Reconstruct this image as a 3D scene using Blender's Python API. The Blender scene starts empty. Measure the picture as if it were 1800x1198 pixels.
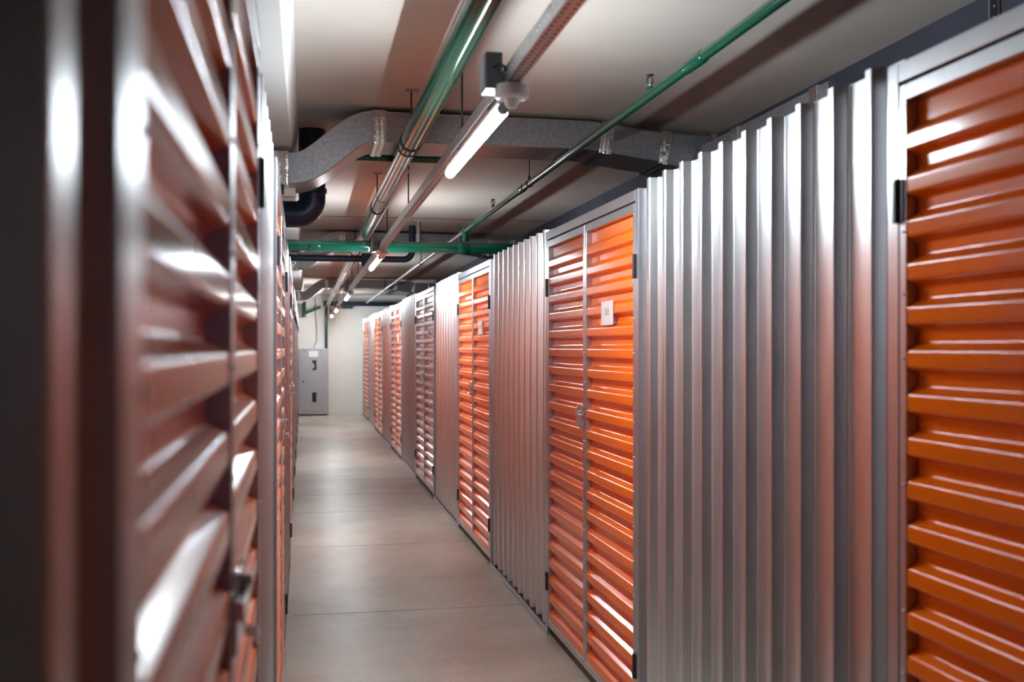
import bpy, math, random
from mathutils import Vector, Matrix
random.seed(7)
SC = bpy.context.scene
COL = SC.collection
PI = math.pi

# ---------------------------------------------------------------- camera
EYE = 1.6
TH = math.atan(362 / 1850)
CT, ST = math.cos(TH), math.sin(TH)
cam_d = bpy.data.cameras.new('camera')
cam = bpy.data.objects.new('camera', cam_d)
COL.objects.link(cam)
cam.location = (0, 0, EYE)
cam.rotation_euler = (PI / 2, 0, -TH)
cam_d.sensor_width = 36
cam_d.lens = 37.0
cam_d.shift_y = 11 / 1800
cam_d.clip_start = 0.02
cam_d.dof.use_dof = True
cam_d.dof.focus_distance = 6.5
cam_d.dof.aperture_fstop = 3.0
SC.camera = cam

# ---------------------------------------------------------------- world, exposure, lamp strength
w = bpy.data.worlds.new('world')
SC.world = w
w.use_nodes = True
w.node_tree.nodes['Background'].inputs[0].default_value = (0.026, 0.040, 0.072, 1)  # dim blue fill added to tint shadows and metal reflections
w.node_tree.nodes['Background'].inputs[1].default_value = 1.0
SC.view_settings.view_transform = 'Standard'
SC.view_settings.look = 'None'
SC.view_settings.gamma = 1
SC.view_settings.use_curve_mapping = False
SC.view_settings.exposure = 0.12
LAMP_STRENGTH = 175.0
LAMP_COLOUR = (0.87, 0.955, 1.0)
SC.cycles.sample_clamp_indirect = 6.0
SC.cycles.max_bounces = 10
SC.cycles.diffuse_bounces = 5
SC.cycles.glossy_bounces = 6


def Yz(z, X):
    """place along the corridor from camera depth z at lateral X"""
    return (z - X * ST) / CT


# ---------------------------------------------------------------- materials
def rgb(r, g, b):
    f = lambda v: (v / 255 / 12.92) if v / 255 <= 0.04045 else ((v / 255 + 0.055) / 1.055) ** 2.4
    return (f(r), f(g), f(b), 1)


def mat(name, col, rough=0.5, metal=0.0, vary=0.0, scale=20.0, bump=0.0, coat=0.0, stretch=None,
        rough_vary=0.0, spangle=False, dark=None, coat_rough=0.1, spec=None):
    m = bpy.data.materials.new(name)
    m.use_nodes = True
    nt = m.node_tree
    b = nt.nodes['Principled BSDF']
    b.inputs['Base Color'].default_value = col
    b.inputs['Roughness'].default_value = rough
    b.inputs['Metallic'].default_value = metal
    if spec is not None:
        b.inputs['Specular IOR Level'].default_value = spec
    if coat:
        b.inputs['Coat Weight'].default_value = coat
        b.inputs['Coat Roughness'].default_value = coat_rough
    if vary or bump or rough_vary:
        tc = nt.nodes.new('ShaderNodeTexCoord')
        mp = nt.nodes.new('ShaderNodeMapping')
        if stretch:
            mp.inputs['Scale'].default_value = stretch
        nt.links.new(tc.outputs['Object'], mp.inputs['Vector'])
        if spangle:
            n = nt.nodes.new('ShaderNodeTexVoronoi')
            n.inputs['Scale'].default_value = scale
            sep = nt.nodes.new('ShaderNodeSeparateColor')
            nt.links.new(n.outputs['Color'], sep.inputs[0])
            nz = nt.nodes.new('ShaderNodeTexNoise')
            nz.inputs['Scale'].default_value = scale * 0.25
            nz.inputs['Detail'].default_value = 4
            nt.links.new(mp.outputs[0], nz.inputs['Vector'])
            ad = nt.nodes.new('ShaderNodeMath'); ad.operation = 'MULTIPLY_ADD'
            ad.inputs[1].default_value = 0.4
            nt.links.new(sep.outputs[0], ad.inputs[0])
            ms = nt.nodes.new('ShaderNodeMath'); ms.operation = 'MULTIPLY'
            ms.inputs[1].default_value = 0.6
            nt.links.new(nz.outputs[0], ms.inputs[0])
            nt.links.new(ms.outputs[0], ad.inputs[2])
            fac = ad.outputs[0]
        else:
            n = nt.nodes.new('ShaderNodeTexNoise')
            n.inputs['Scale'].default_value = scale
            n.inputs['Detail'].default_value = 6
            fac = n.outputs[0]
        nt.links.new(mp.outputs[0], n.inputs['Vector'])
        if vary:
            r = nt.nodes.new('ShaderNodeValToRGB')
            r.color_ramp.elements[0].position = 0.3
            r.color_ramp.elements[1].position = 0.7
            d = dark or tuple(c * (1 - vary) for c in col[:3]) + (1,)
            r.color_ramp.elements[0].color = d
            r.color_ramp.elements[1].color = col
            nt.links.new(fac, r.inputs[0])
            nt.links.new(r.outputs[0], b.inputs['Base Color'])
        if rough_vary:
            mr = nt.nodes.new('ShaderNodeMapRange')
            mr.inputs[3].default_value = max(0.02, rough - rough_vary)
            mr.inputs[4].default_value = rough + rough_vary
            nt.links.new(fac, mr.inputs[0])
            nt.links.new(mr.outputs[0], b.inputs['Roughness'])
        if bump:
            bp = nt.nodes.new('ShaderNodeBump')
            bp.inputs['Strength'].default_value = bump
            bp.inputs['Distance'].default_value = 0.004
            nt.links.new(fac, bp.inputs['Height'])
            nt.links.new(bp.outputs[0], b.inputs['Normal'])
    return m


M = {}
M['orange'] = mat('orange_paint', (0.88, 0.158, 0.003, 1), 0.17, 0, 0.05, 3.0)
M['galv'] = mat('galvanised_sheet', (0.74, 0.76, 0.785, 1), 0.31, 0.95, 0.06, 14, 0.0, rough_vary=0.03, stretch=(1, 1, 0.35))
M['frame'] = mat('galvanised_frame', (0.52, 0.54, 0.585, 1), 0.31, 0.88, 0.06, 25, 0.0, rough_vary=0.02)
M['duct'] = mat('duct_sheet', (0.40, 0.41, 0.44, 1), 0.40, 0.8, 0.30, 50, 0.01, rough_vary=0.06)
M['foil'] = mat('aluminium_foil', (0.80, 0.76, 0.73, 1), 0.22, 1.0, 0.1, 45, 1.0, rough_vary=0.08)
M['jacket'] = mat('foil_jacket', (0.66, 0.67, 0.68, 1), 0.16, 1.0, 0.10, 9, 0.08, stretch=(1, 0.15, 1))
M['green'] = mat('green_paint', (0.002, 0.060, 0.036, 1), 0.13, 0, 0.1, 6)
M['blue_dark'] = mat('dark_blue_paint', (0.008, 0.022, 0.055, 1), 0.38, 0, 0.3, 8, 0.03)
M['dark_steel'] = mat('dark_steel', (0.06, 0.06, 0.07, 1), 0.45, 0.7, 0.3, 40)
M['zinc'] = mat('zinc_steel', (0.62, 0.63, 0.66, 1), 0.34, 1.0, 0.15, 60, rough_vary=0.08)
M['chrome'] = mat('chrome', (0.85, 0.86, 0.88, 1), 0.14, 1.0, 0.05, 40)
M['ceiling'] = mat('ceiling_paint', rgb(200, 194, 186), 0.75, 0, 0.10, 2.2, 0.10)
M['wall'] = mat('wall_paint', rgb(240, 237, 230), 0.7, 0, 0.06, 2.5, 0.08)
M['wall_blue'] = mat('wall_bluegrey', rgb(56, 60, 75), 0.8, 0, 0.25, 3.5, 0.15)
M['beam'] = mat('beam_paint', rgb(214, 213, 212), 0.7, 0, 0.06, 3, 0.08)
M['grey'] = mat('grey_enamel', rgb(168, 170, 173), 0.42, 0, 0.06, 5)
M['white'] = mat('white_plastic', rgb(232, 230, 228), 0.35, 0, 0.04, 10)
M['box'] = mat('grey_plastic', rgb(130, 140, 152), 0.45, 0, 0.06, 10)
M['black'] = mat('black_rubber', (0.008, 0.008, 0.011, 1), 0.55, 0, 0.2, 20)
M['ink'] = mat('ink', (0.03, 0.03, 0.035, 1), 0.6)
M['void'] = mat('unlit_hollow', (0.02, 0.02, 0.028, 1), 0.8)


def floor_material():
    m = bpy.data.materials.new('polished_concrete')
    m.use_nodes = True
    nt = m.node_tree
    b = nt.nodes['Principled BSDF']
    tc = nt.nodes.new('ShaderNodeTexCoord')
    def noise(scale, stretch, detail=6, rough=0.6):
        mp = nt.nodes.new('ShaderNodeMapping'); mp.inputs['Scale'].default_value = stretch
        n = nt.nodes.new('ShaderNodeTexNoise'); n.inputs['Scale'].default_value = scale
        n.inputs['Detail'].default_value = detail; n.inputs['Roughness'].default_value = rough
        nt.links.new(tc.outputs['Object'], mp.inputs[0]); nt.links.new(mp.outputs[0], n.inputs['Vector'])
        return n.outputs[0]
    big = noise(1.1, (1, 0.8, 1)); fine = noise(60, (1, 1, 1), 8, 0.75); streak = noise(4, (0.9, 1.7, 1), 7, 0.68)
    r = nt.nodes.new('ShaderNodeValToRGB')
    r.color_ramp.elements[0].position = 0.32; r.color_ramp.elements[0].color = rgb(162, 152, 137)
    r.color_ramp.elements[1].position = 0.70; r.color_ramp.elements[1].color = rgb(208, 200, 184)
    nt.links.new(big, r.inputs[0])
    r2 = nt.nodes.new('ShaderNodeValToRGB')
    r2.color_ramp.elements[0].position = 0.30; r2.color_ramp.elements[0].color = (0.40, 0.39, 0.38, 1)
    r2.color_ramp.elements[1].position = 0.50; r2.color_ramp.elements[1].color = (1, 1, 1, 1)
    nt.links.new(fine, r2.inputs[0])
    r3 = nt.nodes.new('ShaderNodeValToRGB')
    r3.color_ramp.elements[0].position = 0.34; r3.color_ramp.elements[0].color = (0.82, 0.81, 0.80, 1)
    r3.color_ramp.elements[1].position = 0.56; r3.color_ramp.elements[1].color = (1, 1, 1, 1)
    nt.links.new(streak, r3.inputs[0])
    mx = nt.nodes.new('ShaderNodeMix'); mx.data_type = 'RGBA'; mx.blend_type = 'MULTIPLY'; mx.inputs[0].default_value = 0.8
    nt.links.new(r.outputs[0], mx.inputs[6]); nt.links.new(r2.outputs[0], mx.inputs[7])
    mx2 = nt.nodes.new('ShaderNodeMix'); mx2.data_type = 'RGBA'; mx2.blend_type = 'MULTIPLY'; mx2.inputs[0].default_value = 0.8
    nt.links.new(mx.outputs[2], mx2.inputs[6]); nt.links.new(r3.outputs[0], mx2.inputs[7])
    nt.links.new(mx2.outputs[2], b.inputs['Base Color'])
    mr = nt.nodes.new('ShaderNodeMapRange'); mr.inputs[3].default_value = 0.20; mr.inputs[4].default_value = 0.46
    nt.links.new(streak, mr.inputs[0]); nt.links.new(mr.outputs[0], b.inputs['Roughness'])
    bp = nt.nodes.new('ShaderNodeBump'); bp.inputs['Strength'].default_value = 0.12; bp.inputs['Distance'].default_value = 0.003
    nt.links.new(fine, bp.inputs['Height']); nt.links.new(bp.outputs[0], b.inputs['Normal'])
    return m


M['floor'] = floor_material()


def lamp_material():
    m = bpy.data.materials.new('lit_diffuser')
    m.use_nodes = True
    b = m.node_tree.nodes['Principled BSDF']
    b.inputs['Base Color'].default_value = (0.9, 0.9, 0.9, 1)
    b.inputs['Emission Color'].default_value = LAMP_COLOUR + (1,)
    b.inputs['Emission Strength'].default_value = LAMP_STRENGTH
    return m


M['lit'] = lamp_material()


# ---------------------------------------------------------------- mesh builder
class MB:
    def __init__(s):
        s.v = []; s.f = []

    def add(s, vs, fs):
        o = len(s.v)
        s.v += [tuple(p) for p in vs]
        s.f += [tuple(i + o for i in f) for f in fs]
        return s

    def box(s, a, b):
        x0, y0, z0 = [min(p, q) for p, q in zip(a, b)]
        x1, y1, z1 = [max(p, q) for p, q in zip(a, b)]
        vs = [(x0, y0, z0), (x1, y0, z0), (x1, y1, z0), (x0, y1, z0), (x0, y0, z1), (x1, y0, z1), (x1, y1, z1), (x0, y1, z1)]
        return s.add(vs, [(0, 3, 2, 1), (4, 5, 6, 7), (0, 1, 5, 4), (1, 2, 6, 5), (2, 3, 7, 6), (3, 0, 4, 7)])

    def cbox(s, c, d):
        return s.box([c[i] - d[i] / 2 for i in range(3)], [c[i] + d[i] / 2 for i in range(3)])

    def tube(s, pts, r, seg=20, cap=True):
        pts = [Vector(p) for p in pts]
        rs = r if isinstance(r, (list, tuple)) else [r] * len(pts)
        n = len(pts)
        t0 = (pts[1] - pts[0]).normalized()
        ref = Vector((0, 0, 1)) if abs(t0.z) < 0.9 else Vector((1, 0, 0))
        u = t0.cross(ref).normalized()
        vs = []
        for i in range(n):
            t = (pts[min(i + 1, n - 1)] - pts[max(i - 1, 0)])
            if t.length < 1e-9:
                t = t0
            t = t.normalized()
            u = (u - t * u.dot(t)).normalized()
            w_ = t.cross(u)
            for k in range(seg):
                a = 2 * PI * k / seg
                vs.append(pts[i] + (u * math.cos(a) + w_ * math.sin(a)) * rs[i])
        fs = []
        for i in range(n - 1):
            for k in range(seg):
                k2 = (k + 1) % seg
                fs.append((i * seg + k, i * seg + k2, (i + 1) * seg + k2, (i + 1) * seg + k))
        if cap:
            fs.append(tuple(range(seg))[::-1])
            fs.append(tuple((n - 1) * seg + k for k in range(seg)))
        return s.add(vs, fs)

    def ring(s, r0, r1, y0, y1, seg=32):
        vs = []; fs = []
        for k in range(seg):
            a = 2 * PI * k / seg
            c_, s_ = math.cos(a), math.sin(a)
            vs += [(r0 * c_, y0, r0 * s_), (r1 * c_, y0, r1 * s_), (r1 * c_, y1, r1 * s_), (r0 * c_, y1, r0 * s_)]
        for k in range(seg):
            a = k * 4; b = ((k + 1) % seg) * 4
            for j in range(4):
                j2 = (j + 1) % 4
                fs.append((a + j, a + j2, b + j2, b + j))
        return s.add(vs, fs)

    def sweep(s, prof, axis_pts, close=False, caps=False):
        """prof: list of functions-free 3D offsets; axis_pts: list of translation vectors"""
        n = len(prof)
        vs = []
        for a in axis_pts:
            for p in prof:
                vs.append((p[0] + a[0], p[1] + a[1], p[2] + a[2]))
        fs = []
        for i in range(len(axis_pts) - 1):
            for k in range(n if close else n - 1):
                k2 = (k + 1) % n
                fs.append((i * n + k, i * n + k2, (i + 1) * n + k2, (i + 1) * n + k))
        if caps:
            fs.append(tuple(range(n))[::-1])
            fs.append(tuple((len(axis_pts) - 1) * n + k for k in range(n)))
        return s.add(vs, fs)

    def build(s, name, m, parent=None, origin=(0, 0, 0), smooth=None, bevel=0.0):
        """origin: where the object's own origin sits (in the coordinates the verts use)"""
        me = bpy.data.meshes.new(name)
        o_ = Vector(origin)
        me.from_pydata([tuple(Vector(p) - o_) for p in s.v], [], s.f)
        import bmesh
        bm = bmesh.new(); bm.from_mesh(me)
        bmesh.ops.recalc_face_normals(bm, faces=bm.faces)
        bm.to_mesh(me); bm.free()
        me.materials.append(m)
        if smooth is not None:
            for p in me.polygons:
                p.use_smooth = True
            me.set_sharp_from_angle(angle=math.radians(smooth))
        ob = bpy.data.objects.new(name, me)
        COL.objects.link(ob)
        if parent is not None:
            ob.parent = parent
        ob.location = o_
        if bevel:
            bv = ob.modifiers.new('bevel', 'BEVEL')
            bv.width = bevel; bv.segments = 2; bv.limit_method = 'ANGLE'
        return ob


def arc(c, r, a0, a1, n, plane='xz', y=0.0):
    out = []
    for i in range(n + 1):
        a = a0 + (a1 - a0) * i / n
        out.append((c[0] + r * math.cos(a), y, c[1] + r * math.sin(a)))
    return out


def tag(o, label, cat, group=None):
    o['label'] = label
    o['category'] = cat
    if group:
        o['group'] = group
    return o


def thing(name, label, cat, loc=(0, 0, 0), rotz=0.0, group=None):
    o = bpy.data.objects.new(name, None)
    COL.objects.link(o)
    o.empty_display_size = 0.1
    o.location = loc
    o.rotation_euler = (0, 0, rotz)
    o['kind'] = 'thing'
    return tag(o, label, cat, group)


def struct(mb, name, m, **k):
    o = mb.build(name, m, **k)
    o['kind'] = 'structure'
    return o


# ---------------------------------------------------------------- the setting
H = EYE
ZC = EYE + 1.25          # ceiling height
XW = 2.37                # right wall
XL = -1.25               # left wall
Y0, Y1 = -7.0, 25.4
T = 0.2
struct(MB().box((XL - T, Y0 - T, -T), (XW + T, Y1 + T, 0)), 'floor', M['floor'])
struct(MB().box((XL - T, Y0 - T, ZC), (XW + T, Y1 + T, ZC + T)), 'ceiling', M['ceiling'])
struct(MB().box((XW, Y0, 0), (XW + T, Y1, ZC)), 'wall_right', M['wall_blue'])
struct(MB().box((XL - T, Y0, 0), (XL, Y1, ZC)), 'wall_left', M['wall'])
struct(MB().box((XL - T, Y1, 0), (XW + T, Y1 + T, ZC)), 'wall_back', M['wall'])
# no wall behind the camera, so the added bluish world light reaches the metal
# concrete beam running along above the left row
pb = [(XL, 0, EYE + 1.03), (-0.077, 0, EYE + 1.03), (-0.045, 0, ZC), (XL, 0, ZC)]
struct(MB().sweep(pb, [(0, Y0, 0), (0, Y1, 0)], close=True, caps=True), 'trim_1', M['beam'])
# joints in the floor and the ceiling
def strip(name, y, half, z0, z1, x0, x1, m, seed):
    rr = random.Random(seed)
    mb = MB(); n = 40; vs = []; fs = []
    for i in range(n + 1):
        x = x0 + (x1 - x0) * i / n
        yy = y + rr.uniform(-0.006, 0.006)
        h_ = half * rr.uniform(0.5, 1.2)
        vs += [(x, yy - h_, z0), (x, yy + h_, z0), (x, yy - h_, z1), (x, yy + h_, z1)]
    for i in range(n):
        a = i * 4; b = a + 4
        fs += [(a, a + 1, b + 1, b), (a + 2, b + 2, b + 3, a + 3), (a, b, b + 2, a + 2), (a + 1, a + 3, b + 3, b + 1)]
    mb.add(vs, fs)
    return struct(mb, name, m)
M['seam'] = mat('seam_filler', rgb(104, 93, 82), 0.7, 0, 0.2, 20)
M['seam_red'] = mat('joint_sealant', rgb(120, 70, 66), 0.7, 0, 0.2, 20)
for i, (v, xx0, xx1) in enumerate(((462, -0.08, 1.32), (347, -0.08, 1.32), (288, -0.1, 1.32), (258, -0.1, 1.32), (232, -0.1, 1.32), (200, -0.1, 1.32))):
    z = 1.6 * 1850 / v
    strip('trim_%d' % (i + 2), Yz(z, 0.6), 0.0026, -0.01, 0.0006, xx0, xx1, M['seam'], i)
strip('trim_8', Yz(1.25 * 1850 / 228, 0.8), 0.008, ZC - 0.004, ZC + 0.01, -0.04, XW, M['seam_red'], 22)

# ---------------------------------------------------------------- storage doors and panels
XR = 1.317
H_FRAME = 2.243
PITCH = 0.0975


def rounded(prof, r, n=3):
    """round the corners of an open 2D polyline"""
    out = [prof[0]]
    for i in range(1, len(prof) - 1):
        p, a, b = Vector(prof[i]), Vector(prof[i - 1]), Vector(prof[i + 1])
        d0, d1 = (a - p), (b - p)
        rr = min(r, d0.length * 0.45, d1.length * 0.45)
        s_, e_ = p + d0.normalized() * rr, p + d1.normalized() * rr
        g = min(0.0012, d0.length * 0.04)
        out.append(tuple(s_ + d0.normalized() * g))
        for k in range(n + 1):
            t = k / n
            out.append(tuple(s_ * (1 - t) ** 2 + p * 2 * t * (1 - t) + e_ * t * t))
        g = min(0.0012, d1.length * 0.04)
        out.append(tuple(e_ + d1.normalized() * g))
    out.append(prof[-1])
    return out


def slat_profile(z0, z1):
    """(n, z) from the bottom up: outer flat, lower web, inner flat, upper web"""
    pts = []
    z = z0
    D = -0.027
    while z < z1 - 0.02:
        seq = [(0, z), (0, z + 0.037), (D, z + 0.055), (D, z + 0.086)]
        pts += [(a, b) for a, b in seq if b <= z1]
        z += PITCH
    pts.append((pts[-1][0], z1))
    return rounded(pts, 0.0045, 3)


def text_mesh(s, size, name):
    cu = bpy.data.curves.new(name, 'FONT')
    cu.body = s; cu.size = size; cu.extrude = 0.0004
    cu.align_x = 'CENTER'; cu.align_y = 'CENTER'
    ob = bpy.data.objects.new(name + '_tmp', cu)
    COL.objects.link(ob)
    dg = bpy.context.evaluated_depsgraph_get()
    me = bpy.data.meshes.new_from_object(ob.evaluated_get(dg))
    bpy.data.objects.remove(ob)
    bpy.data.curves.remove(cu)
    return me


def make_door(loc, rotz, width, near, label, group, plate=True, latch=True, detail=True, text='513', split=0.5):
    """local frame: +X to the corridor, Y along the wall, Z up; near = sign of Y towards the camera"""
    t = thing('storage_door', label, 'door', loc, rotz, group)
    W2 = width / 2
    J = 0.045                       # jamb width
    fb = MB()
    for sg in (-1, 1):
        fb.box((-0.05, sg * W2, 0.0), (0.0, sg * (W2 - J), H_FRAME))
        fb.box((-0.06, sg * (W2 - 0.004), 0.0), (-0.05, sg * (W2 - J - 0.012), H_FRAME))
    fb.box((-0.05, -W2 + J, H_FRAME - 0.045), (0.0, W2 - J, H_FRAME))
    fb.build('door_frame', M['frame'], t, bevel=0.002)
    MB().box((-0.075, -W2 + J, 0.004), (-0.066, W2 - J, 0.05)).build('threshold', M['dark_steel'], t)
    zb, zt = 0.055, H_FRAME - 0.053
    ysplit = W2 * (1 - 2 * split) * near * -1
    for sg in (-1, 1):
        ya = ysplit + sg * 0.003
        yb = sg * (W2 - J - 0.004)
        y0, y1 = min(ya, yb), max(ya, yb)
        org = (-0.02, yb, zb)
        lf = MB()
        SW = 0.026
        lf.box((-0.042, y0, zb), (-0.001, y0 + SW, zt))
        lf.box((-0.042, y1 - SW, zb), (-0.001, y1, zt))
        lf.box((-0.042, y0 + SW, zt - 0.036), (-0.001, y1 - SW, zt))
        lf.box((-0.042, y0 + SW, zb), (-0.001, y1 - SW, zb + 0.036))
        leaf = lf.build('door_leaf', M['frame'], t, origin=org, bevel=0.0015)
        if detail:
            rv = MB()
            for k in range(15):
                zz = zb + 0.1 + k * 0.142
                for yy in (y0 + SW * 0.62, y1 - SW * 0.62):
                    rv.tube([(-0.0012, yy, zz), (0.0012, yy, zz), (0.0022, yy, zz)], [0.0038, 0.0034, 0.0014], 8)
            o = rv.build('rivets', M['zinc'], None, smooth=60)
            o.parent = leaf; o.location = -Vector(org)
            o['kind'] = 'stuff'
        # slatted sheet: set a little back from the leaf's face, with hollow ends
        prof = slat_profile(zb + 0.037, zt - 0.037)
        sb = MB()
        sb.sweep([(-0.003 + n_, 0, z_) for n_, z_ in prof], [(0, y0 + SW + 0.001, 0), (0, y1 - SW - 0.001, 0)])
        sh = sb.build('slatted_sheet', M['orange'], None, smooth=40)
        sh.parent = leaf; sh.location = -Vector(org)
        sh['label'] = 'glossy orange slatted sheet'
        # hinges on the jamb side
        for zz in (0.30, 1.93):
            hb = MB()
            yy = sg * (W2 - J - 0.002)
            hb.tube([(0.005, yy, zz - 0.05), (0.005, yy, zz + 0.05)], 0.0065, 10)
            hb.box((0.0, yy - 0.001, zz - 0.048), (0.003, yy + sg * 0.022, zz + 0.048))
            hb.box((0.0, yy - sg * 0.02, zz - 0.048), (0.003, yy, zz + 0.048))
            h_ = hb.build('hinge', M['dark_steel'], None, smooth=40)
            h_.parent = leaf; h_.location = -Vector(org)
            h_['label'] = 'dark steel hinge'
        if latch and sg != near:
            lb = MB()
            yy = ysplit + sg * 0.003; zc = 1.262
            lb.box((-0.001, yy, zc - 0.055), (0.004, yy + sg * 0.14, zc + 0.052))
            lb.box((0.004, yy + sg * 0.006, zc - 0.012), (0.012, yy + sg * 0.11, zc + 0.012))
            lb.tube([(0.004, yy + sg * 0.10, zc + 0.02), (0.018, yy + sg * 0.10, zc + 0.02)], 0.012, 12)
            lb.tube([(0.012, yy + sg * 0.02, zc - 0.03), (0.024, yy + sg * 0.02, zc - 0.03), (0.028, yy + sg * 0.03, zc - 0.045),
                     (0.024, yy + sg * 0.045, zc - 0.03), (0.008, yy + sg * 0.045, zc - 0.03)], 0.004, 8)
            for dz in (-0.045, 0.045):
                lb.tube([(0.003, yy + sg * 0.12, zc + dz * 0.9), (0.007, yy + sg * 0.12, zc + dz * 0.9)], 0.006, 8)
            lo = lb.build('latch', M['chrome'], None, smooth=40, bevel=0.0008)
            lo.parent = leaf; lo.location = -Vector(org)
            lo['label'] = 'shiny steel latch plate'
        if plate and sg == near:
            yc = (y0 + y1) / 2 + near * -0.02 * 0; zc = 1.752
            pm = MB().box((0.0005, yc - 0.088, zc - 0.053), (0.0035, yc + 0.088, zc + 0.053))
            po = pm.build('number_plate', M['white'], None, origin=(0.002, yc, zc))
            po.parent = leaf; po.location = Vector((0.002, yc, zc)) - Vector(org)
            po['label'] = 'white number plate with small dark digits'
            if text:
                me = text_mesh(text, 0.042, 'digits')
                me.materials.clear(); me.materials.append(M['ink'])
                # lie in the YZ plane facing +X, reading upwards
                R_ = Matrix(((0, 0, 1), (1, 0, 0), (0, 1, 0))).to_4x4()
                me.transform(Matrix.Translation(Vector((0.0036, yc, zc + 0.004)) - Vector(org)) @ R_)
                base = MB(); base.v = [tuple(v.co) for v in me.vertices]; base.f = [tuple(p.vertices) for p in me.polygons]
                # the digits are printed on the plate: join them to it as a second material
                pme = po.data
                off = len(pme.vertices)
                shift = -(Vector((0.002, yc, zc)) - Vector(org))
                vs = [tuple(v.co) for v in pme.vertices] + [tuple(v.co + shift) for v in me.vertices]
                fs = [tuple(p.vertices) for p in pme.polygons]
                nf = len(fs)
                fs += [tuple(i + off for i in p.vertices) for p in me.polygons]
                nm = bpy.data.meshes.new('number_plate')
                nm.from_pydata(vs, [], fs)
                nm.materials.append(M['white']); nm.materials.append(M['ink'])
                for p in nm.polygons[nf:]:
                    p.material_index = 1
                po.data = nm
                bpy.data.meshes.remove(me)
    return t


def make_panel(loc, rotz, width, near, label, group, screws=False, top=2.268, phase=0.30, wb=0.014):
    """corrugated wall sheet between two doors; local frame as for the door"""
    t = thing('corrugated_panel', label, 'wall panel', loc, rotz, group)
    P, RF, WB, D = 0.187, 0.031, wb, 0.036
    W2 = width / 2 - 0.002
    pts = []
    # walk from the far end to the near end in local Y
    y = -W2
    n = max(2, round(width / P)); p = width * 0.998 / n
    y0s = -W2 + p * phase
    pts.append((-0.046, -W2))
    centres = []
    for k in range(n):
        a = y0s + k * p
        pts += [(-0.046, a), (-0.046 + D, a + WB), (-0.046 + D, a + WB + RF), (-0.046, a + 2 * WB + RF)]
        centres.append(a + WB + RF / 2)
    pts.append((-0.046, W2))
    prof = rounded(pts, 0.004, 2)
    sb = MB()
    back = [(-0.0012, 0)] 
    th = 0.0014
    loop = [(n_, y_, 0) for n_, y_ in prof] + [(n_ - th, y_, 0) for n_, y_ in reversed(prof)]
    sb.sweep(loop, [(0, 0, 0.035), (0, 0, top)], close=True, caps=True)
    so = sb.build('corrugated_sheet', M['galv'], t, smooth=40)
    tb = MB()
    tb.box((-0.052, -W2, 0.0), (0.0, W2, 0.004))
    tb.box((-0.004, -W2, 0.0), (0.0, W2, 0.034))
    tb.build('base_track', M['frame'], t, bevel=0.001)
    if screws:
        for k in range(1, n + 1, 2):
            yy = y0s + (k - 1) * p - p * 0.25
            if abs(yy) > W2:
                continue
            for zz in (top - 0.05,):
                s_ = MB().tube([(-0.0465, yy, zz), (-0.042, yy, zz), (-0.040, yy, zz)], [0.0055, 0.0055, 0.003], 8).build('screw', M['dark_steel'], t, smooth=50)
    return t


YR = [  # along the right wall: (door near end, door far end)
    (0.52, 2.22), (4.07, 5.76), (7.54, 9.25), (11.0, 12.92), (14.84, 16.77), (18.58, 20.76), (22.90, 24.62)]
RD_LABEL = [
    'orange double door cut off by the right edge of the photo',
    'bright orange double door with number plate and latch, largest whole door of the right row',
    'orange double door with plate and latch, second whole door of the right row',
    'reddish dark double door of the right row, third whole door from the camera',
    'orange double door with bright white plate, fourth whole door of the right row',
    'narrow looking orange double door of the right row, second from the far white wall',
    'last orange double door of the right row, beside the far white wall']
RP_LABEL = [
    'corrugated panel on the right beside the camera, nearer than the door at the right edge',
    'wide bright galvanised corrugated panel on the right between the two nearest orange doors',
    'galvanised corrugated panel of the right row under the right end of the green cross pipe',
    'pale galvanised corrugated panel of the right row between the second and third whole doors',
    'reddish galvanised corrugated panel of the right row between the third and fourth whole doors',
    'corrugated panel of the right row just beyond the fourth whole door',
    'corrugated panel of the right row just before the last door',
    'narrow strip of corrugated panel of the right row touching the far white wall']
for i, (a, b) in enumerate(YR):
    make_door((XR, (a + b) / 2, 0), PI, b - a - 0.004, 1, RD_LABEL[i], 'orange doors of the right row',
              plate=(i > 0), latch=True, detail=i < 3, text='513' if i in (1,) else ('512' if i == 2 else None))
gaps = [(-1.35, 0.52)] + [(YR[i][1], YR[i + 1][0]) for i in range(6)] + [(24.62, 25.39)]
for i, (a, b) in enumerate(gaps):
    make_panel((XR, (a + b) / 2, 0), PI, b - a, 1, RP_LABEL[i], 'corrugated panels of the right row', screws=i == 1)

KL = 0.0032
def xl(y):
    return -(0.085 + KL * y)
YL = [(0.53, 2.22), (3.64, 5.50), (7.60, 9.60), (11.3, 13.2), (15.0, 16.9), (18.7, 20.6)]
LD_LABEL = [
    'blurred orange double door close to the camera on the left, nearest of the left row',
    'orange double door of the left row, second from the camera, seen edge on',
    'orange double door of the left row, third from the camera, a thin sliver',
    'orange double door of the left row, fourth from the camera, a thin sliver',
    'orange double door of the left row, fifth from the camera, a few pixels wide',
    'orange double door of the left row, farthest from the camera, next to the grey cabinet']
LP_LABEL = [
    'blurred dark corrugated panel at the left edge of the photo, nearest thing to the camera',
    'bright galvanised corrugated panel of the left row just past the blurred nearest door',
    'galvanised corrugated panel of the left row between its second and third doors',
    'galvanised corrugated panel of the left row between its third and fourth doors',
    'galvanised corrugated panel of the left row between its fourth and fifth doors',
    'galvanised corrugated panel of the left row between its fifth and sixth doors',
    'galvanised corrugated panel ending the left row beside the grey cabinet']
RL = math.atan(KL)
for i, (a, b) in enumerate(YL):
    yc = (a + b) / 2
    make_door((xl(yc), yc, 0), RL, b - a - 0.004, -1, LD_LABEL[i], 'orange doors of the left row',
              plate=False, latch=i < 3, detail=i < 2, text=None)
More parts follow.
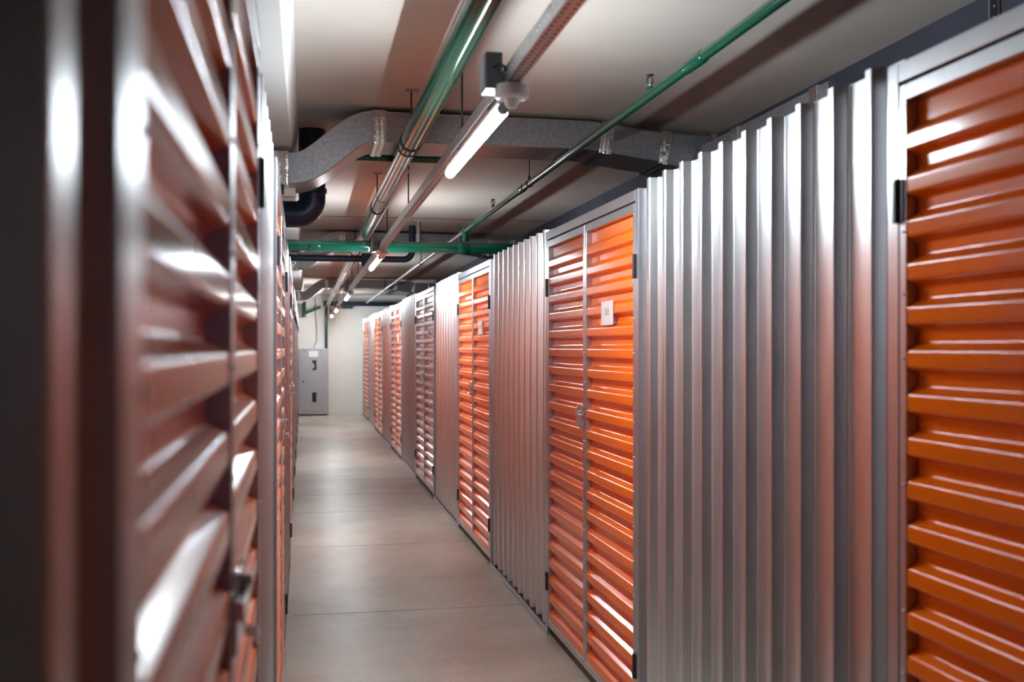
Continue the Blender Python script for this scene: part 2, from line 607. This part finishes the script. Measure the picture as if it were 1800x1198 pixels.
gl = [(-1.25, 0.53)] + [(YL[i][1], YL[i + 1][0]) for i in range(5)] + [(20.6, 24.9)]
for i, (a, b) in enumerate(gl):
    yc = (a + b) / 2
    make_panel((xl(yc), yc, 0), RL, b - a, -1, LP_LABEL[i], 'corrugated panels of the left row',
               phase=0.335 if i == 0 else 0.30, wb=0.030 if i == 0 else 0.014)

# ---------------------------------------------------------------- lamps, sensors, boxes, tray
XLAMP, ZLAMP = 0.575, EYE + 0.705
lamp_z = [(3.135, 4.29), (8.31, 9.50), (14.3, 15.5), (19.6, 20.8), (23.2, 24.3)]
LAMP_POS = ['nearest the camera', 'at the green cross pipe', 'third from the camera', 'fourth from the camera', 'nearest the end wall']
for i, (za, zb) in enumerate(lamp_z):
    ya, yb = Yz(za, XLAMP), Yz(zb, XLAMP)
    t = thing('tube_lamp', 'lit white tube lamp under the perforated channel, ' + LAMP_POS[i], 'lamp', (XLAMP, (ya + yb) / 2, ZLAMP + 0.03), 0, 'tube lamps along the corridor')
    L = (yb - ya) / 2
    MB().tube([(0, -L, -0.03), (0, -L + 0.008, -0.03), (0, L - 0.008, -0.03), (0, L, -0.03)], [0.013, 0.0175, 0.0175, 0.013], 20).build('diffuser', M['lit'], t, smooth=50)
    MB().box((-0.015, -L, -0.0135), (0.015, L, 0.0)).build('housing', M['white'], t, bevel=0.002)
    for sg in (-1, 1):
        MB().tube([(0, sg * L, -0.026), (0, sg * (L + 0.018), -0.026)], [0.019, 0.016], 16).build('end_cap', M['box'], t, smooth=40)
    for yy in (-L * 0.6, L * 0.6):
        MB().box((-0.008, yy - 0.012, 0), (0.012, yy + 0.012, 0.0235)).build('clip', M['zinc'], t)
    # sensor under the channel just before the lamp
    ys = ya - 0.085
    s = thing('motion_sensor', 'round white sensor at the tube lamp ' + LAMP_POS[i], 'sensor', (0.585, ys, EYE + 0.759), 0, 'round sensors under the channel')
    MB().tube([(0, 0, 0), (0, 0, -0.005), (0, 0, -0.034), (0, 0, -0.040)], [0.046, 0.050, 0.050, 0.043], 32).build('sensor_base', M['white'], s, smooth=40)
    MB().tube([(0, 0, -0.038), (0, 0, -0.054), (0, 0, -0.066)], [0.025, 0.021, 0.012], 24).build('lens', M['white'], s, smooth=40)
    # junction box on the channel's side
    b = thing('junction_box', 'grey junction box at the tube lamp ' + LAMP_POS[i], 'junction box', (0.532, ys + 0.03, EYE + 0.745), 0, 'junction boxes on the channel')
    MB().box((-0.026, -0.045, 0), (0.024, 0.045, 0.105)).build('box_body', M['box'], b, bevel=0.003)
    MB().box((-0.0285, -0.040, 0.006), (-0.026, 0.040, 0.099)).build('lid', M['box'], b, bevel=0.001)
    MB().tube([(0.0, -0.045, 0.06), (0.01, -0.075, 0.062), (0.02, -0.095, 0.05), (0.0225, -0.10, 0.036)], 0.004, 8).build('cable', M['black'], b, smooth=50)

# perforated channel: real holes in its side and bottom
def channel(y0, y1):
    x0, x1, z0, z1 = 0.560, 0.604, EYE + 0.760, EYE + 0.803
    tk = 0.0016
    t = thing('perforated_channel', 'long perforated steel channel hung along the ceiling above the tube lamps', 'cable channel', ((x0 + x1) / 2, (y0 + y1) / 2, z0))
    o_ = Vector(t.location)
    def holed(quad, du, rows, pitch, hl, hw):
        """strip with rectangular-octagonal slots; quad(u, y) -> point; u in [0, du]"""
        mb = MB()
        n = int((y1 - y0) / pitch)
        # split across u by rows, along y by pitch cells
        cell_u = du / rows
        for i in range(n):
            ya = y0 + i * pitch
            for r_ in range(rows):
                ua = r_ * cell_u
                cu, cy = ua + cell_u / 2, ya + pitch * (0.5 if r_ % 2 == 0 else 0.5)
                outer = [(ua, ya), (ua + cell_u, ya), (ua + cell_u, ya + pitch), (ua, ya + pitch)]
                k = hw * 0.45
                inner = [(cu - hw + k, cy - hl), (cu + hw - k, cy - hl), (cu + hw, cy - hl + k), (cu + hw, cy + hl - k),
                         (cu + hw - k, cy + hl), (cu - hw + k, cy + hl), (cu - hw, cy + hl - k), (cu - hw, cy - hl + k)]
                vs = [quad(*p) for p in outer + inner]
                mb.add(vs, [(0, 1, 5, 4), (1, 6, 5), (1, 2, 7, 6), (2, 8, 7), (2, 3, 9, 8), (3, 10, 9), (3, 0, 11, 10), (0, 4, 11)])
        # tail
        ya = y0 + n * pitch
        if y1 - ya > 1e-4:
            mb.add([quad(0, ya), quad(du, ya), quad(du, y1), quad(0, y1)], [(0, 1, 2, 3)])
        return mb
    bottom = holed(lambda u, y: (x0 + u - o_.x, y - o_.y, z0 - o_.z), x1 - x0, 2, 0.032, 0.0062, 0.0042)
    bottom.build('perforated_bottom', M['zinc'], t)
    for nm, xx in (('side_flange', x0), ('side_flange', x1)):
        holed(lambda u, y: (xx - o_.x, y - o_.y, z0 + u - o_.z), z1 - z0, 1, 0.04, 0.005, 0.0035).build(nm, M['zinc'], t)
    lip = MB()
    for xx, d in ((x0, 0.01), (x1, -0.01)):
        lip.box((xx - o_.x, y0 - o_.y, z1 - o_.z - tk), (xx + d - o_.x, y1 - o_.y, z1 - o_.z))
    lip.build('lip', M['zinc'], t)
    for k in range(5):
        MB().tube([(-0.0164 + k * 0.0082, y0 - o_.y, 0.0065), (-0.0164 + k * 0.0082, y1 - o_.y, 0.0065)], 0.0042, 8).build('cable', M['black'], t, smooth=60)
    for zz in (6.2, 13.0, 18.2):
        yy = Yz(zz, 0.58)
        MB().box((x0 - 0.002 - o_.x, yy - 0.05 - o_.y, z0 - 0.002 - o_.z), (x1 + 0.002 - o_.x, yy + 0.05 - o_.y, z0 + 0.03 - o_.z)).build('joint_sleeve', M['zinc'], t)
    return t
channel(-3.0, 24.9)
for k, z in enumerate([2.48, 4.0, 6.1, 7.7, 9.75, 12.0, 13.6, 15.0, 16.8, 18.5, 20.4, 22.2]):
    y = Yz(z, 0.582)
    ords = ['first', 'second', 'third', 'fourth', 'fifth', 'sixth', 'seventh', 'eighth', 'ninth', 'tenth', 'eleventh', 'twelfth'][k]
    t = thing('hanger_rod', 'thin steel rod from the ceiling to the perforated channel, %s from the camera' % ords, 'hanger', (0.582, y, EYE + 0.80), 0, 'rods carrying the channel')
    MB().tube([(0, 0, -0.002), (0, 0, 0.4495)], 0.004, 8).build('rod', M['dark_steel'], t, smooth=50)
    MB().box((-0.024, -0.018, -0.003), (0.024, 0.018, 0.003)).build('saddle', M['zinc'], t)
    MB().tube([(0, 0, 0.003), (0, 0, 0.012)], 0.009, 6).build('nut', M['zinc'], t)

# ---------------------------------------------------------------- pipes
def line_pipe(mb, x, z, y0, y1, r, seg=28):
    return mb.tube([(x, y0, z), (x, y1, z)], r, seg)

XB, ZB = 0.5005, EYE + 1.0
yj = Yz(5.25, XB)
t = thing('green_drain_pipe', 'large glossy green pipe overhead running from the top of the photo to the first duct', 'pipe', (XB, yj, ZB))
MB().tube([(0, -9.2, 0), (0, 0, 0)], 0.051, 36).build('pipe_run', M['green'], t, smooth=50)
MB().tube([(0, -0.012, 0), (0, 0.004, 0)], 0.054, 36).build('end_collar', M['dark_steel'], t, smooth=50)
t = thing('foil_jacketed_pipe', 'large silver jacketed pipe continuing overhead from the green pipe to the end wall', 'pipe', (XB, yj, ZB))
MB().tube([(0, 0.005, 0), (0, 25.12 - yj, 0)], 0.0445, 36).build('pipe_run', M['jacket'], t, smooth=50)
for z in (6.95, 8.45, 10.1, 11.7, 13.4, 15.6, 17.8, 20.2, 22.5):
    yy = Yz(z, XB) - yj
    MB().tube([(0, yy - 0.006, 0), (0, yy + 0.006, 0)], 0.0462, 36).build('strap', M['dark_steel'], t, smooth=50)
t = thing('thin_conduit', 'thin grey cable conduit running close along the right side of the silver pipe', 'conduit', (0.562, Yz(9, 0.56), EYE + 0.992))
MB().tube([(0, Yz(5.9, .56) - Yz(9, .56), 0), (0, 8, 0)], 0.008, 12).build('conduit_run', M['zinc'], t, smooth=50)
# hangers of the large pipe
for z, nm in ((5.1, 'at its green end'), (7.55, 'before the green cross pipe'), (11.0, 'beyond the green cross pipe')):
    y = Yz(z, XB)
    rr = 0.053 if z < 5.2 else 0.047
    t = thing('pipe_hanger', 'ring hanger on the large overhead pipe, ' + nm, 'hanger', (XB, y, ZB), 0, 'hangers of the large overhead pipe')
    MB().ring(rr - 0.0015, rr + 0.003, -0.012, 0.012).build('ring', M['dark_steel'], t, smooth=50)
    MB().tube([(0, 0, rr + 0.002), (0, 0, 0.2495)], 0.0045, 8).build('rod', M['dark_steel'], t, smooth=50)
    MB().box((-0.025, -0.015, 0.238), (0.035, 0.02, 0.2495)).build('ceiling_bracket', M['zinc'], t)

XG, ZG = 1.395, EYE + 1.041
yt = Yz(9.4, XG)
ZX = EYE + 0.897
t = thing('green_sprinkler_pipe', 'slim glossy green pipe on the right under the ceiling, running to the cross pipe', 'pipe', (XG, yt, ZG))
MB().tube([(0, -12.0, 0), (0, 0.06, 0)], 0.0205, 24).build('pipe_run', M['green'], t, smooth=50)
for z in (3.85, 6.95):
    yy = Yz(z, XG) - yt
    MB().tube([(0, yy - 0.10, 0), (0, yy - 0.09, 0), (0, yy + 0.07, 0), (0, yy + 0.08, 0)], [0.0215, 0.0245, 0.0245, 0.0215], 24).build('coupling', M['green'], t, smooth=50)
MB().tube([(0, 0, 0.028), (0, 0, 0.02), (0, 0, -0.10)], [0.022, 0.027, 0.027], 24).build('tee_drop', M['green'], t, smooth=50)
for z, nm in ((4.35, 'nearest the camera'), (8.0, 'just before the cross pipe')):
    y = Yz(z, XG)
    t = thing('sprinkler_head', 'small upright sprinkler head on top of the slim green pipe, ' + nm, 'sprinkler', (XG, y, ZG + 0.02), 0, 'sprinkler heads of the slim green pipe')
    MB().tube([(0, 0, 0.0008), (0, 0, 0.016)], 0.012, 12).build('fitting', M['green'], t, smooth=40)
    MB().tube([(0, 0, 0.016), (0, 0, 0.026)], 0.010, 6).build('hex_nut', M['zinc'], t)
    for sg in (-1, 1):
        MB().tube([(sg * 0.007, 0, 0.025), (sg * 0.013, 0, 0.036), (sg * 0.012, 0, 0.048), (sg * 0.003, 0, 0.058)], 0.003, 8).build('frame_arm', M['dark_steel'], t, smooth=60)
    MB().tube([(0, 0, 0.026), (0, 0, 0.055)], 0.0032, 8).build('bulb', M['zinc'], t, smooth=60)
    MB().tube([(0, 0, 0.056), (0, 0, 0.062), (0, 0, 0.064)], [0.005, 0.017, 0.018], 16).build('deflector', M['dark_steel'], t, smooth=40)
z = 6.7
t = thing('pipe_clamp', 'ring clamp with thin rod holding the slim green pipe to the ceiling', 'clamp', (XG, Yz(z, XG), ZG))
MB().ring(0.0212, 0.025, -0.011, 0.011, 24).build('ring', M['dark_steel'], t, smooth=50)
MB().tube([(0, 0, 0.0245), (0, 0, 0.2085)], 0.003, 8).build('rod', M['dark_steel'], t, smooth=50)
MB().tube([(0, 0, 0.0245), (0, 0, 0.05)], 0.008, 6).build('nut', M['dark_steel'], t)
t = thing('grey_conduit_pipe', 'slim grey metal pipe continuing beyond the green cross pipe towards the end wall', 'pipe', (XG, yt + 0.2, ZG))
MB().tube([(0, -0.135, 0), (0, Yz(24.6, XG) - yt - 0.2, 0)], 0.0185, 20).build('pipe_run', M['zinc'], t, smooth=50)
for z in (13.0, 19.0):
    yy = Yz(z, XG) - yt - 0.2
    MB().tube([(0, yy - 0.03, 0), (0, yy + 0.03, 0)], 0.026, 16).build('clamp_ring', M['dark_steel'], t, smooth=50)
    MB().tube([(0, yy, 0.015), (0, yy, 0.2083)], 0.006, 8).build('clamp_rod', M['dark_steel'], t, smooth=50)

yx = Yz(9.4, 0.8)
t = thing('green_cross_pipe', 'green pipe crossing the corridor overhead at the second tube lamp', 'pipe', (0.6, yx, ZX))
MB().tube([(-1.6, 0, 0), (1.76, 0, 0)], 0.048, 32).build('pipe_run', M['green'], t, smooth=50)
for xx in (-0.53, 0.795):
    MB().tube([(xx - 0.05, 0, 0), (xx - 0.045, 0, 0), (xx + 0.045, 0, 0), (xx + 0.05, 0, 0)], [0.048, 0.0515, 0.0515, 0.048], 32).build('coupling', M['green'], t, smooth=50)

# dark blue pipe behind the cross pipe, turning up at its right end
yd = Yz(10.75, 0.7)
pts = [(-0.9, 0, 0), (0.43, 0, 0)] + [(0.43 + 0.09 * math.sin(a), 0, 0.09 - 0.09 * math.cos(a)) for a in [PI / 2 * k / 8 for k in range(1, 9)]] + [(0.52, 0, 0.348)]
t = thing('dark_blue_pipe', 'dark blue pipe bending up at its right end behind the green cross pipe', 'pipe', (0.55, yd, EYE + 0.90))
MB().tube(pts, 0.033, 24).build('pipe_run', M['blue_dark'], t, smooth=50)
MB().box((0.005, -0.06, -0.075), (0.11, 0.06, 0.055)).build('valve_body', M['blue_dark'], t, bevel=0.01)
for k in range(3):
    MB().tube([(0.025 + k * 0.032, -0.02, -0.07), (0.025 + k * 0.032, -0.02, -0.10)], 0.009, 10).build('bolt', M['dark_steel'], t)
# dark blue pipe right behind the first duct
t = thing('dark_green_pipe', 'dark green pipe running close behind the first duct on the left', 'pipe', (0.45, 6.02, EYE + 1.086))
pts = [(-0.28, 0, 0), (0.38, 0, 0)] + [(0.38 + 0.08 * math.sin(a), 0, 0.08 - 0.08 * math.cos(a)) for a in [PI / 2 * k / 8 for k in range(1, 9)]] + [(0.46, 0, 0.1635)]
MB().tube([(p[0], p[1] + 0.0, p[2]) for p in pts], 0.03, 24).build('pipe_run', M['green'], t, smooth=50)

# big dark elbow at the left
yb_ = Yz(6.06, 0.03)
XV, RV = 0.034, 0.076
t = thing('dark_pipe_elbow', 'thick dark blue pipe elbow dropping from the ceiling at the left behind the curved duct', 'pipe', (XV, yb_, EYE + 0.762))
ra = 0.09
pts = [(0, 0, 0.486), (0, 0, ra)] + [(-ra + ra * math.cos(a), 0, ra - ra * math.sin(a)) for a in [PI / 2 * k / 10 for k in range(1, 11)]] + [(-1.1, 0, 0)]
MB().tube(pts, RV, 36).build('pipe_bend', M['blue_dark'], t, smooth=50)
MB().tube([(0, 0, ra + 0.03), (0, 0, ra + 0.035), (0, 0, ra + 0.06), (0, 0, ra + 0.065)], [RV, RV + 0.008, RV + 0.008, RV], 36).build('collar', M['blue_dark'], t, smooth=50)
# small white block on the beam in front of the dark elbow
tag(MB().cbox((-0.085, 5.68, EYE + 0.8165), (0.06, 0.06, 0.045)).build('white_block', M['white'], None, origin=(-0.085, 5.68, EYE + 0.794), bevel=0.002),
    'small white block under the left end of the nearest curved duct', 'bracket')

# ---------------------------------------------------------------- ducts
def smooth(t):
    t = max(0, min(1, t))
    return t * t * (3 - 2 * t)

def duct(yf, depth, label, right_end=2.33, order=0):
    base_z = EYE + 1.14
    t = thing('ventilation_duct', label, 'duct', (0.9, yf + depth / 2, base_z), 0, 'cross ducts under the ceiling')
    cl = []
    for k in range(0, 5):
        cl.append((-1.06 + k * 0.25, 0.917, 0.0775))
    N = 22
    for k in range(1, N + 1):
        u = k / N
        cl.append((-0.06 + 0.40 * u, 0.917 + (1.144 - 0.917) * smooth(u), 0.0775 + 0.0025 * u))
    for X, a, b in ((0.6, 1.222, 1.066), (1.0, 1.222, 1.068), (1.50, 1.222, 1.066), (1.66, 1.205, 1.046), (1.78, 1.188, 1.028), (1.92, 1.175, 1.012), (2.06, 1.17, 0.975), (2.20, 1.17, 0.945), (right_end, 1.17, 0.94)):
        cl.append((X, (a + b) / 2, (a - b) / 2))
    P = [Vector((c[0], c[1])) for c in cl]
    def ring(i, extra=0.0):
        tg = (P[min(i + 1, len(P) - 1)] - P[max(i - 1, 0)]).normalized()
        nrm = Vector((-tg.y, tg.x))
        h = cl[i][2] + extra
        up, dn = P[i] + nrm * h, P[i] - nrm * h
        e = extra
        mk = lambda q, y: (q.x - 0.9, y, q.y + EYE - base_z)
        return [mk(up, -depth / 2 - e), mk(up, depth / 2 + e), mk(dn, depth / 2 + e), mk(dn, -depth / 2 - e)]
    mb = MB(); vs = []; fs = []
    for i in range(len(P)):
        vs += ring(i)
    for i in range(len(P) - 1):
        for k in range(4):
            k2 = (k + 1) % 4
            fs.append((i * 4 + k, i * 4 + k2, i * 4 + 4 + k2, i * 4 + 4 + k))
    fs += [(3, 2, 1, 0), tuple((len(P) - 1) * 4 + k for k in range(4))]
    mb.add(vs, fs)
    mb.build('duct_body', M['duct'], t, smooth=30)
    # seam bead along the front edges
    for sgn in (1, -1):
        pts = []
        for i in range(4, len(P)):
            r_ = ring(i)
            q = r_[0] if sgn == 1 else r_[3]
            pts.append((q[0], q[1] - 0.001, q[2] - (0.001 if sgn == 1 else -0.001)))
        MB().tube(pts, 0.0028, 6).build('seam_bead', M['zinc'], t, smooth=60)
    # foil tape sleeves
    def tape(X, wd):
        rr = random.Random(int(X * 100) + order)
        mb = MB(); vs = []; fs = []
        m_ = 9
        xs = [X - wd / 2 + wd * k / m_ for k in range(m_ + 1)]
        for x in xs:
            i = max(k for k in range(len(P)) if P[k].x <= x or k == 0)
            j = min(i + 1, len(P) - 1)
            f_ = 0 if P[j].x == P[i].x else (x - P[i].x) / (P[j].x - P[i].x)
            c = P[i].lerp(P[j], f_); h = cl[i][2] + (cl[j][2] - cl[i][2]) * f_
            tg = (P[j] - P[i]).normalized(); nrm = Vector((-tg.y, tg.x))
            e = 0.005 + rr.uniform(0, 0.006)
            n_ = 6
            loop = []
            for a_ in range(n_ + 1):
                loop.append((h + min(e, 0.008), -depth / 2 - e + (depth + 2 * e) * a_ / n_))
            for a_ in range(1, n_ + 1):
                loop.append((h + e - (2 * h + 2 * e) * a_ / n_, depth / 2 + e))
            for a_ in range(1, n_ + 1):
                loop.append((-h - e, depth / 2 + e - (depth + 2 * e) * a_ / n_))
            for a_ in range(1, n_):
                loop.append((-h - e + (2 * h + 2 * e) * a_ / n_, -depth / 2 - e - rr.uniform(0, 0.004)))
            for hh, yy in loop:
                q = c + nrm * hh
                vs.append((q.x - 0.9, yy, q.y + EYE - base_z))
        L = len(vs) // len(xs)
        for i in range(len(xs) - 1):
            for k in range(L):
                k2 = (k + 1) % L
                fs.append((i * L + k, i * L + k2, (i + 1) * L + k2, (i + 1) * L + k))
        mb.add(vs, fs)
        o = mb.build('joint_tape', M['foil'], t, smooth=60)
        o['label'] = 'crinkled foil tape around the joint'
    tape(-0.125, 0.075); tape(0.375, 0.07); tape(1.60, 0.07); tape(1.93, 0.06); tape(2.2, 0.06)
    return t

duct(5.50, 0.36, 'nearest galvanised duct crossing under the ceiling, curving down at its left end', order=0)
duct(Yz(11.2, 0.5), 0.36, 'second galvanised duct crossing under the ceiling, behind the green cross pipe', order=1)
duct(Yz(18.9, 0.5), 0.36, 'farthest galvanised duct crossing under the ceiling, before the end wall', order=2)
# duct run along the right wall above the units
t = thing('wall_duct', 'galvanised duct running along the right wall above the nearest panels, mostly hidden', 'duct', (2.23, 3.4, EYE + 0.93))
MB().box((-0.11, 0.62, 0), (0.125, 2.05, 0.17)).build('duct_body', M['duct'], t)
for z, x in ((4.47, 2.1), (5.3, 2.1)):
    yy = Yz(z, x) - 3.4
    MB().box((-0.117, yy - 0.04, -0.006), (0.126, yy + 0.04, 0.177)).build('joint_tape', M['foil'], t, bevel=0.004)
# perforated strap hanger top right and one by the second duct
def strap(loc, h, label):
    t = thing('perforated_strap', label, 'hanger', loc, 0, 'perforated strap hangers')
    mb = MB()
    p = 0.03; n = int(h / p)
    for i in range(n):
        za = i * h / n; zb = (i + 1) * h / n; zc = (za + zb) / 2
        o4 = [(-0.014, za), (0.014, za), (0.014, zb), (-0.014, zb)]
        r = 0.0045
        inn = [(r * math.cos(PI / 4 * k + PI * 1.25), zc + r * math.sin(PI / 4 * k + PI * 1.25)) for k in range(8)]
        vs = [(a, 0, b) for a, b in o4 + inn]
        mb.add(vs, [(0, 1, 6, 5, 4), (1, 2, 8, 7, 6), (2, 3, 10, 9, 8), (3, 0, 4, 11, 10)])
    o = mb.build('strap_band', M['zinc'], t)
    sm = o.modifiers.new('thickness', 'SOLIDIFY'); sm.thickness = 0.002
    MB().tube([(0.024, 0.004, -0.01), (0.024, 0.004, h)], 0.004, 8).build('rod', M['dark_steel'], t)
    MB().box((-0.025, -0.02, h - 0.006), (0.03, 0.02, h)).build('foot', M['zinc'], t)
    return t
strap((2.0, Yz(3.12, 2.0), EYE + 0.93), 0.32, 'perforated steel strap hanging from the ceiling above the right edge door')
strap((1.09, Yz(10.45, 1.09), EYE + 0.97), 0.28, 'perforated steel strap hanging before the second duct, right of the channel')

# ---------------------------------------------------------------- end wall things
YE = 25.4
t = thing('electrical_cabinet', 'grey metal electrical cabinet standing against the far white wall', 'cabinet', (0.17, 25.2, 0))
MB().box((-0.345, -0.12, 0.03), (0.345, 0.199, 1.573)).build('cabinet_body', M['grey'], t, bevel=0.006)
MB().box((-0.32, -0.10, 0.0), (0.32, 0.18, 0.03)).build('plinth', M['dark_steel'], t)
dr = MB().box((-0.335, -0.128, 0.045), (0.335, -0.1205, 1.562)).build('cabinet_door', M['grey'], t, origin=(0, -0.124, 0.8), bevel=0.003)
def on_door(mb, name, m, **k):
    o = mb.build(name, m, None, **k); o.parent = dr; o.location = -Vector((0, -0.124, 0.8)); return o
on_door(MB().box((-0.105, -0.131, 1.375), (0.105, -0.128, 1.51)), 'paper_label', M['white'])
wn = MB().box((-0.03, -0.1305, 1.065), (0.068, -0.128, 1.295))
on_door(wn, 'meter_window', M['black'], bevel=0.001)
# pale half disc standing in for the curved glare on the window
mb = MB()
pts = [(-0.03 + 0.055 * math.sin(a), -0.133, 1.165 - 0.07 * math.cos(a)) for a in [PI * k / 16 for k in range(17)]]
vs = [(-0.03, -0.133, 1.165)] + pts
mb.add(vs, [(0, k + 1, k + 2) for k in range(16)])
vs2 = [(v[0], -0.1305, v[2]) for v in vs]
mb.add(vs2, [(0, k + 2, k + 1) for k in range(16)])
on_door(mb, 'window_glare', M['grey'])
on_door(MB().box((-0.03, -0.1305, 0.315), (0.068, -0.128, 0.545)), 'vent_opening', M['black'], bevel=0.001)
on_door(MB().tube([(-0.235, -0.127, 0.80), (-0.235, -0.14, 0.80)], 0.02, 16), 'lock', M['dark_steel'], smooth=40)
for k in range(5):
    xx = -0.215 + k * 0.105
    on_door(MB().tube([(xx, -0.128, 0.11), (xx, -0.132, 0.11)], 0.012, 10), 'rivet', M['dark_steel'])
for xx in (-0.21, 0.185):
    on_door(MB().tube([(xx, -0.128, 1.52), (xx, -0.132, 1.52)], 0.012, 10), 'rivet', M['dark_steel'])

t = thing('green_riser_pipe', 'vertical green pipe on the far white wall above the grey cabinet', 'pipe', (0.47, 25.3, 1.573))
MB().tube([(0, 0, 0.0), (0, 0, 0.98)], 0.034, 20).build('pipe_run', M['green'], t, smooth=50)
t = thing('dark_blue_header_pipe', 'dark blue pipe crossing the far white wall just under the ceiling', 'pipe', (1.3, 25.25, EYE + 1.03))
MB().tube([(-0.88, -0.02, 0), (1.06, -0.02, 0)], 0.055, 24).build('pipe_run', M['blue_dark'], t, smooth=50)
MB().tube([(-0.90, -0.02, 0), (-0.80, -0.02, 0)], 0.068, 24).build('flange', M['blue_dark'], t, smooth=50)
t = thing('green_stub_pipe', 'short dark green pipe piece under the dark blue pipe on the far wall', 'pipe', (0.95, 25.28, EYE + 0.94))
MB().tube([(-0.13, 0, 0), (0.13, 0, 0)], 0.025, 16).build('pipe_run', M['green'], t, smooth=50)
MB().tube([(0.10, 0, 0), (0.135, 0, 0)], 0.030, 16).build('end_cap', M['green'], t, smooth=50)
t = thing('green_branch_pipe', 'green pipe sloping down to a short vertical pipe at the left of the far wall', 'pipe', (-0.05, 25.25, EYE + 0.74))
MB().tube([(0, 0, -0.04), (0, 0, 0.33)], 0.048, 20).build('vertical_run', M['green'], t, smooth=50)
MB().tube([(0.0, -0.02, 0.05), (0.39, -0.02, 0.21)], 0.03, 18).build('sloping_run', M['green'], t, smooth=50)
t = thing('wall_cable', 'thin grey cable hanging down the far white wall to the grey cabinet', 'cable', (0.2, 25.36, 1.6))
pts = [(0.03 + 0.02 * math.sin(k / 14 * 5), 0.0, -0.03 + 1.2 * k / 14) for k in range(15)]
pts[0] = (-0.03, 0, -0.027); pts[1] = (0.0, 0, 0.06)
MB().tube(pts, 0.008, 8).build('cable_run', M['box'], t, smooth=60)
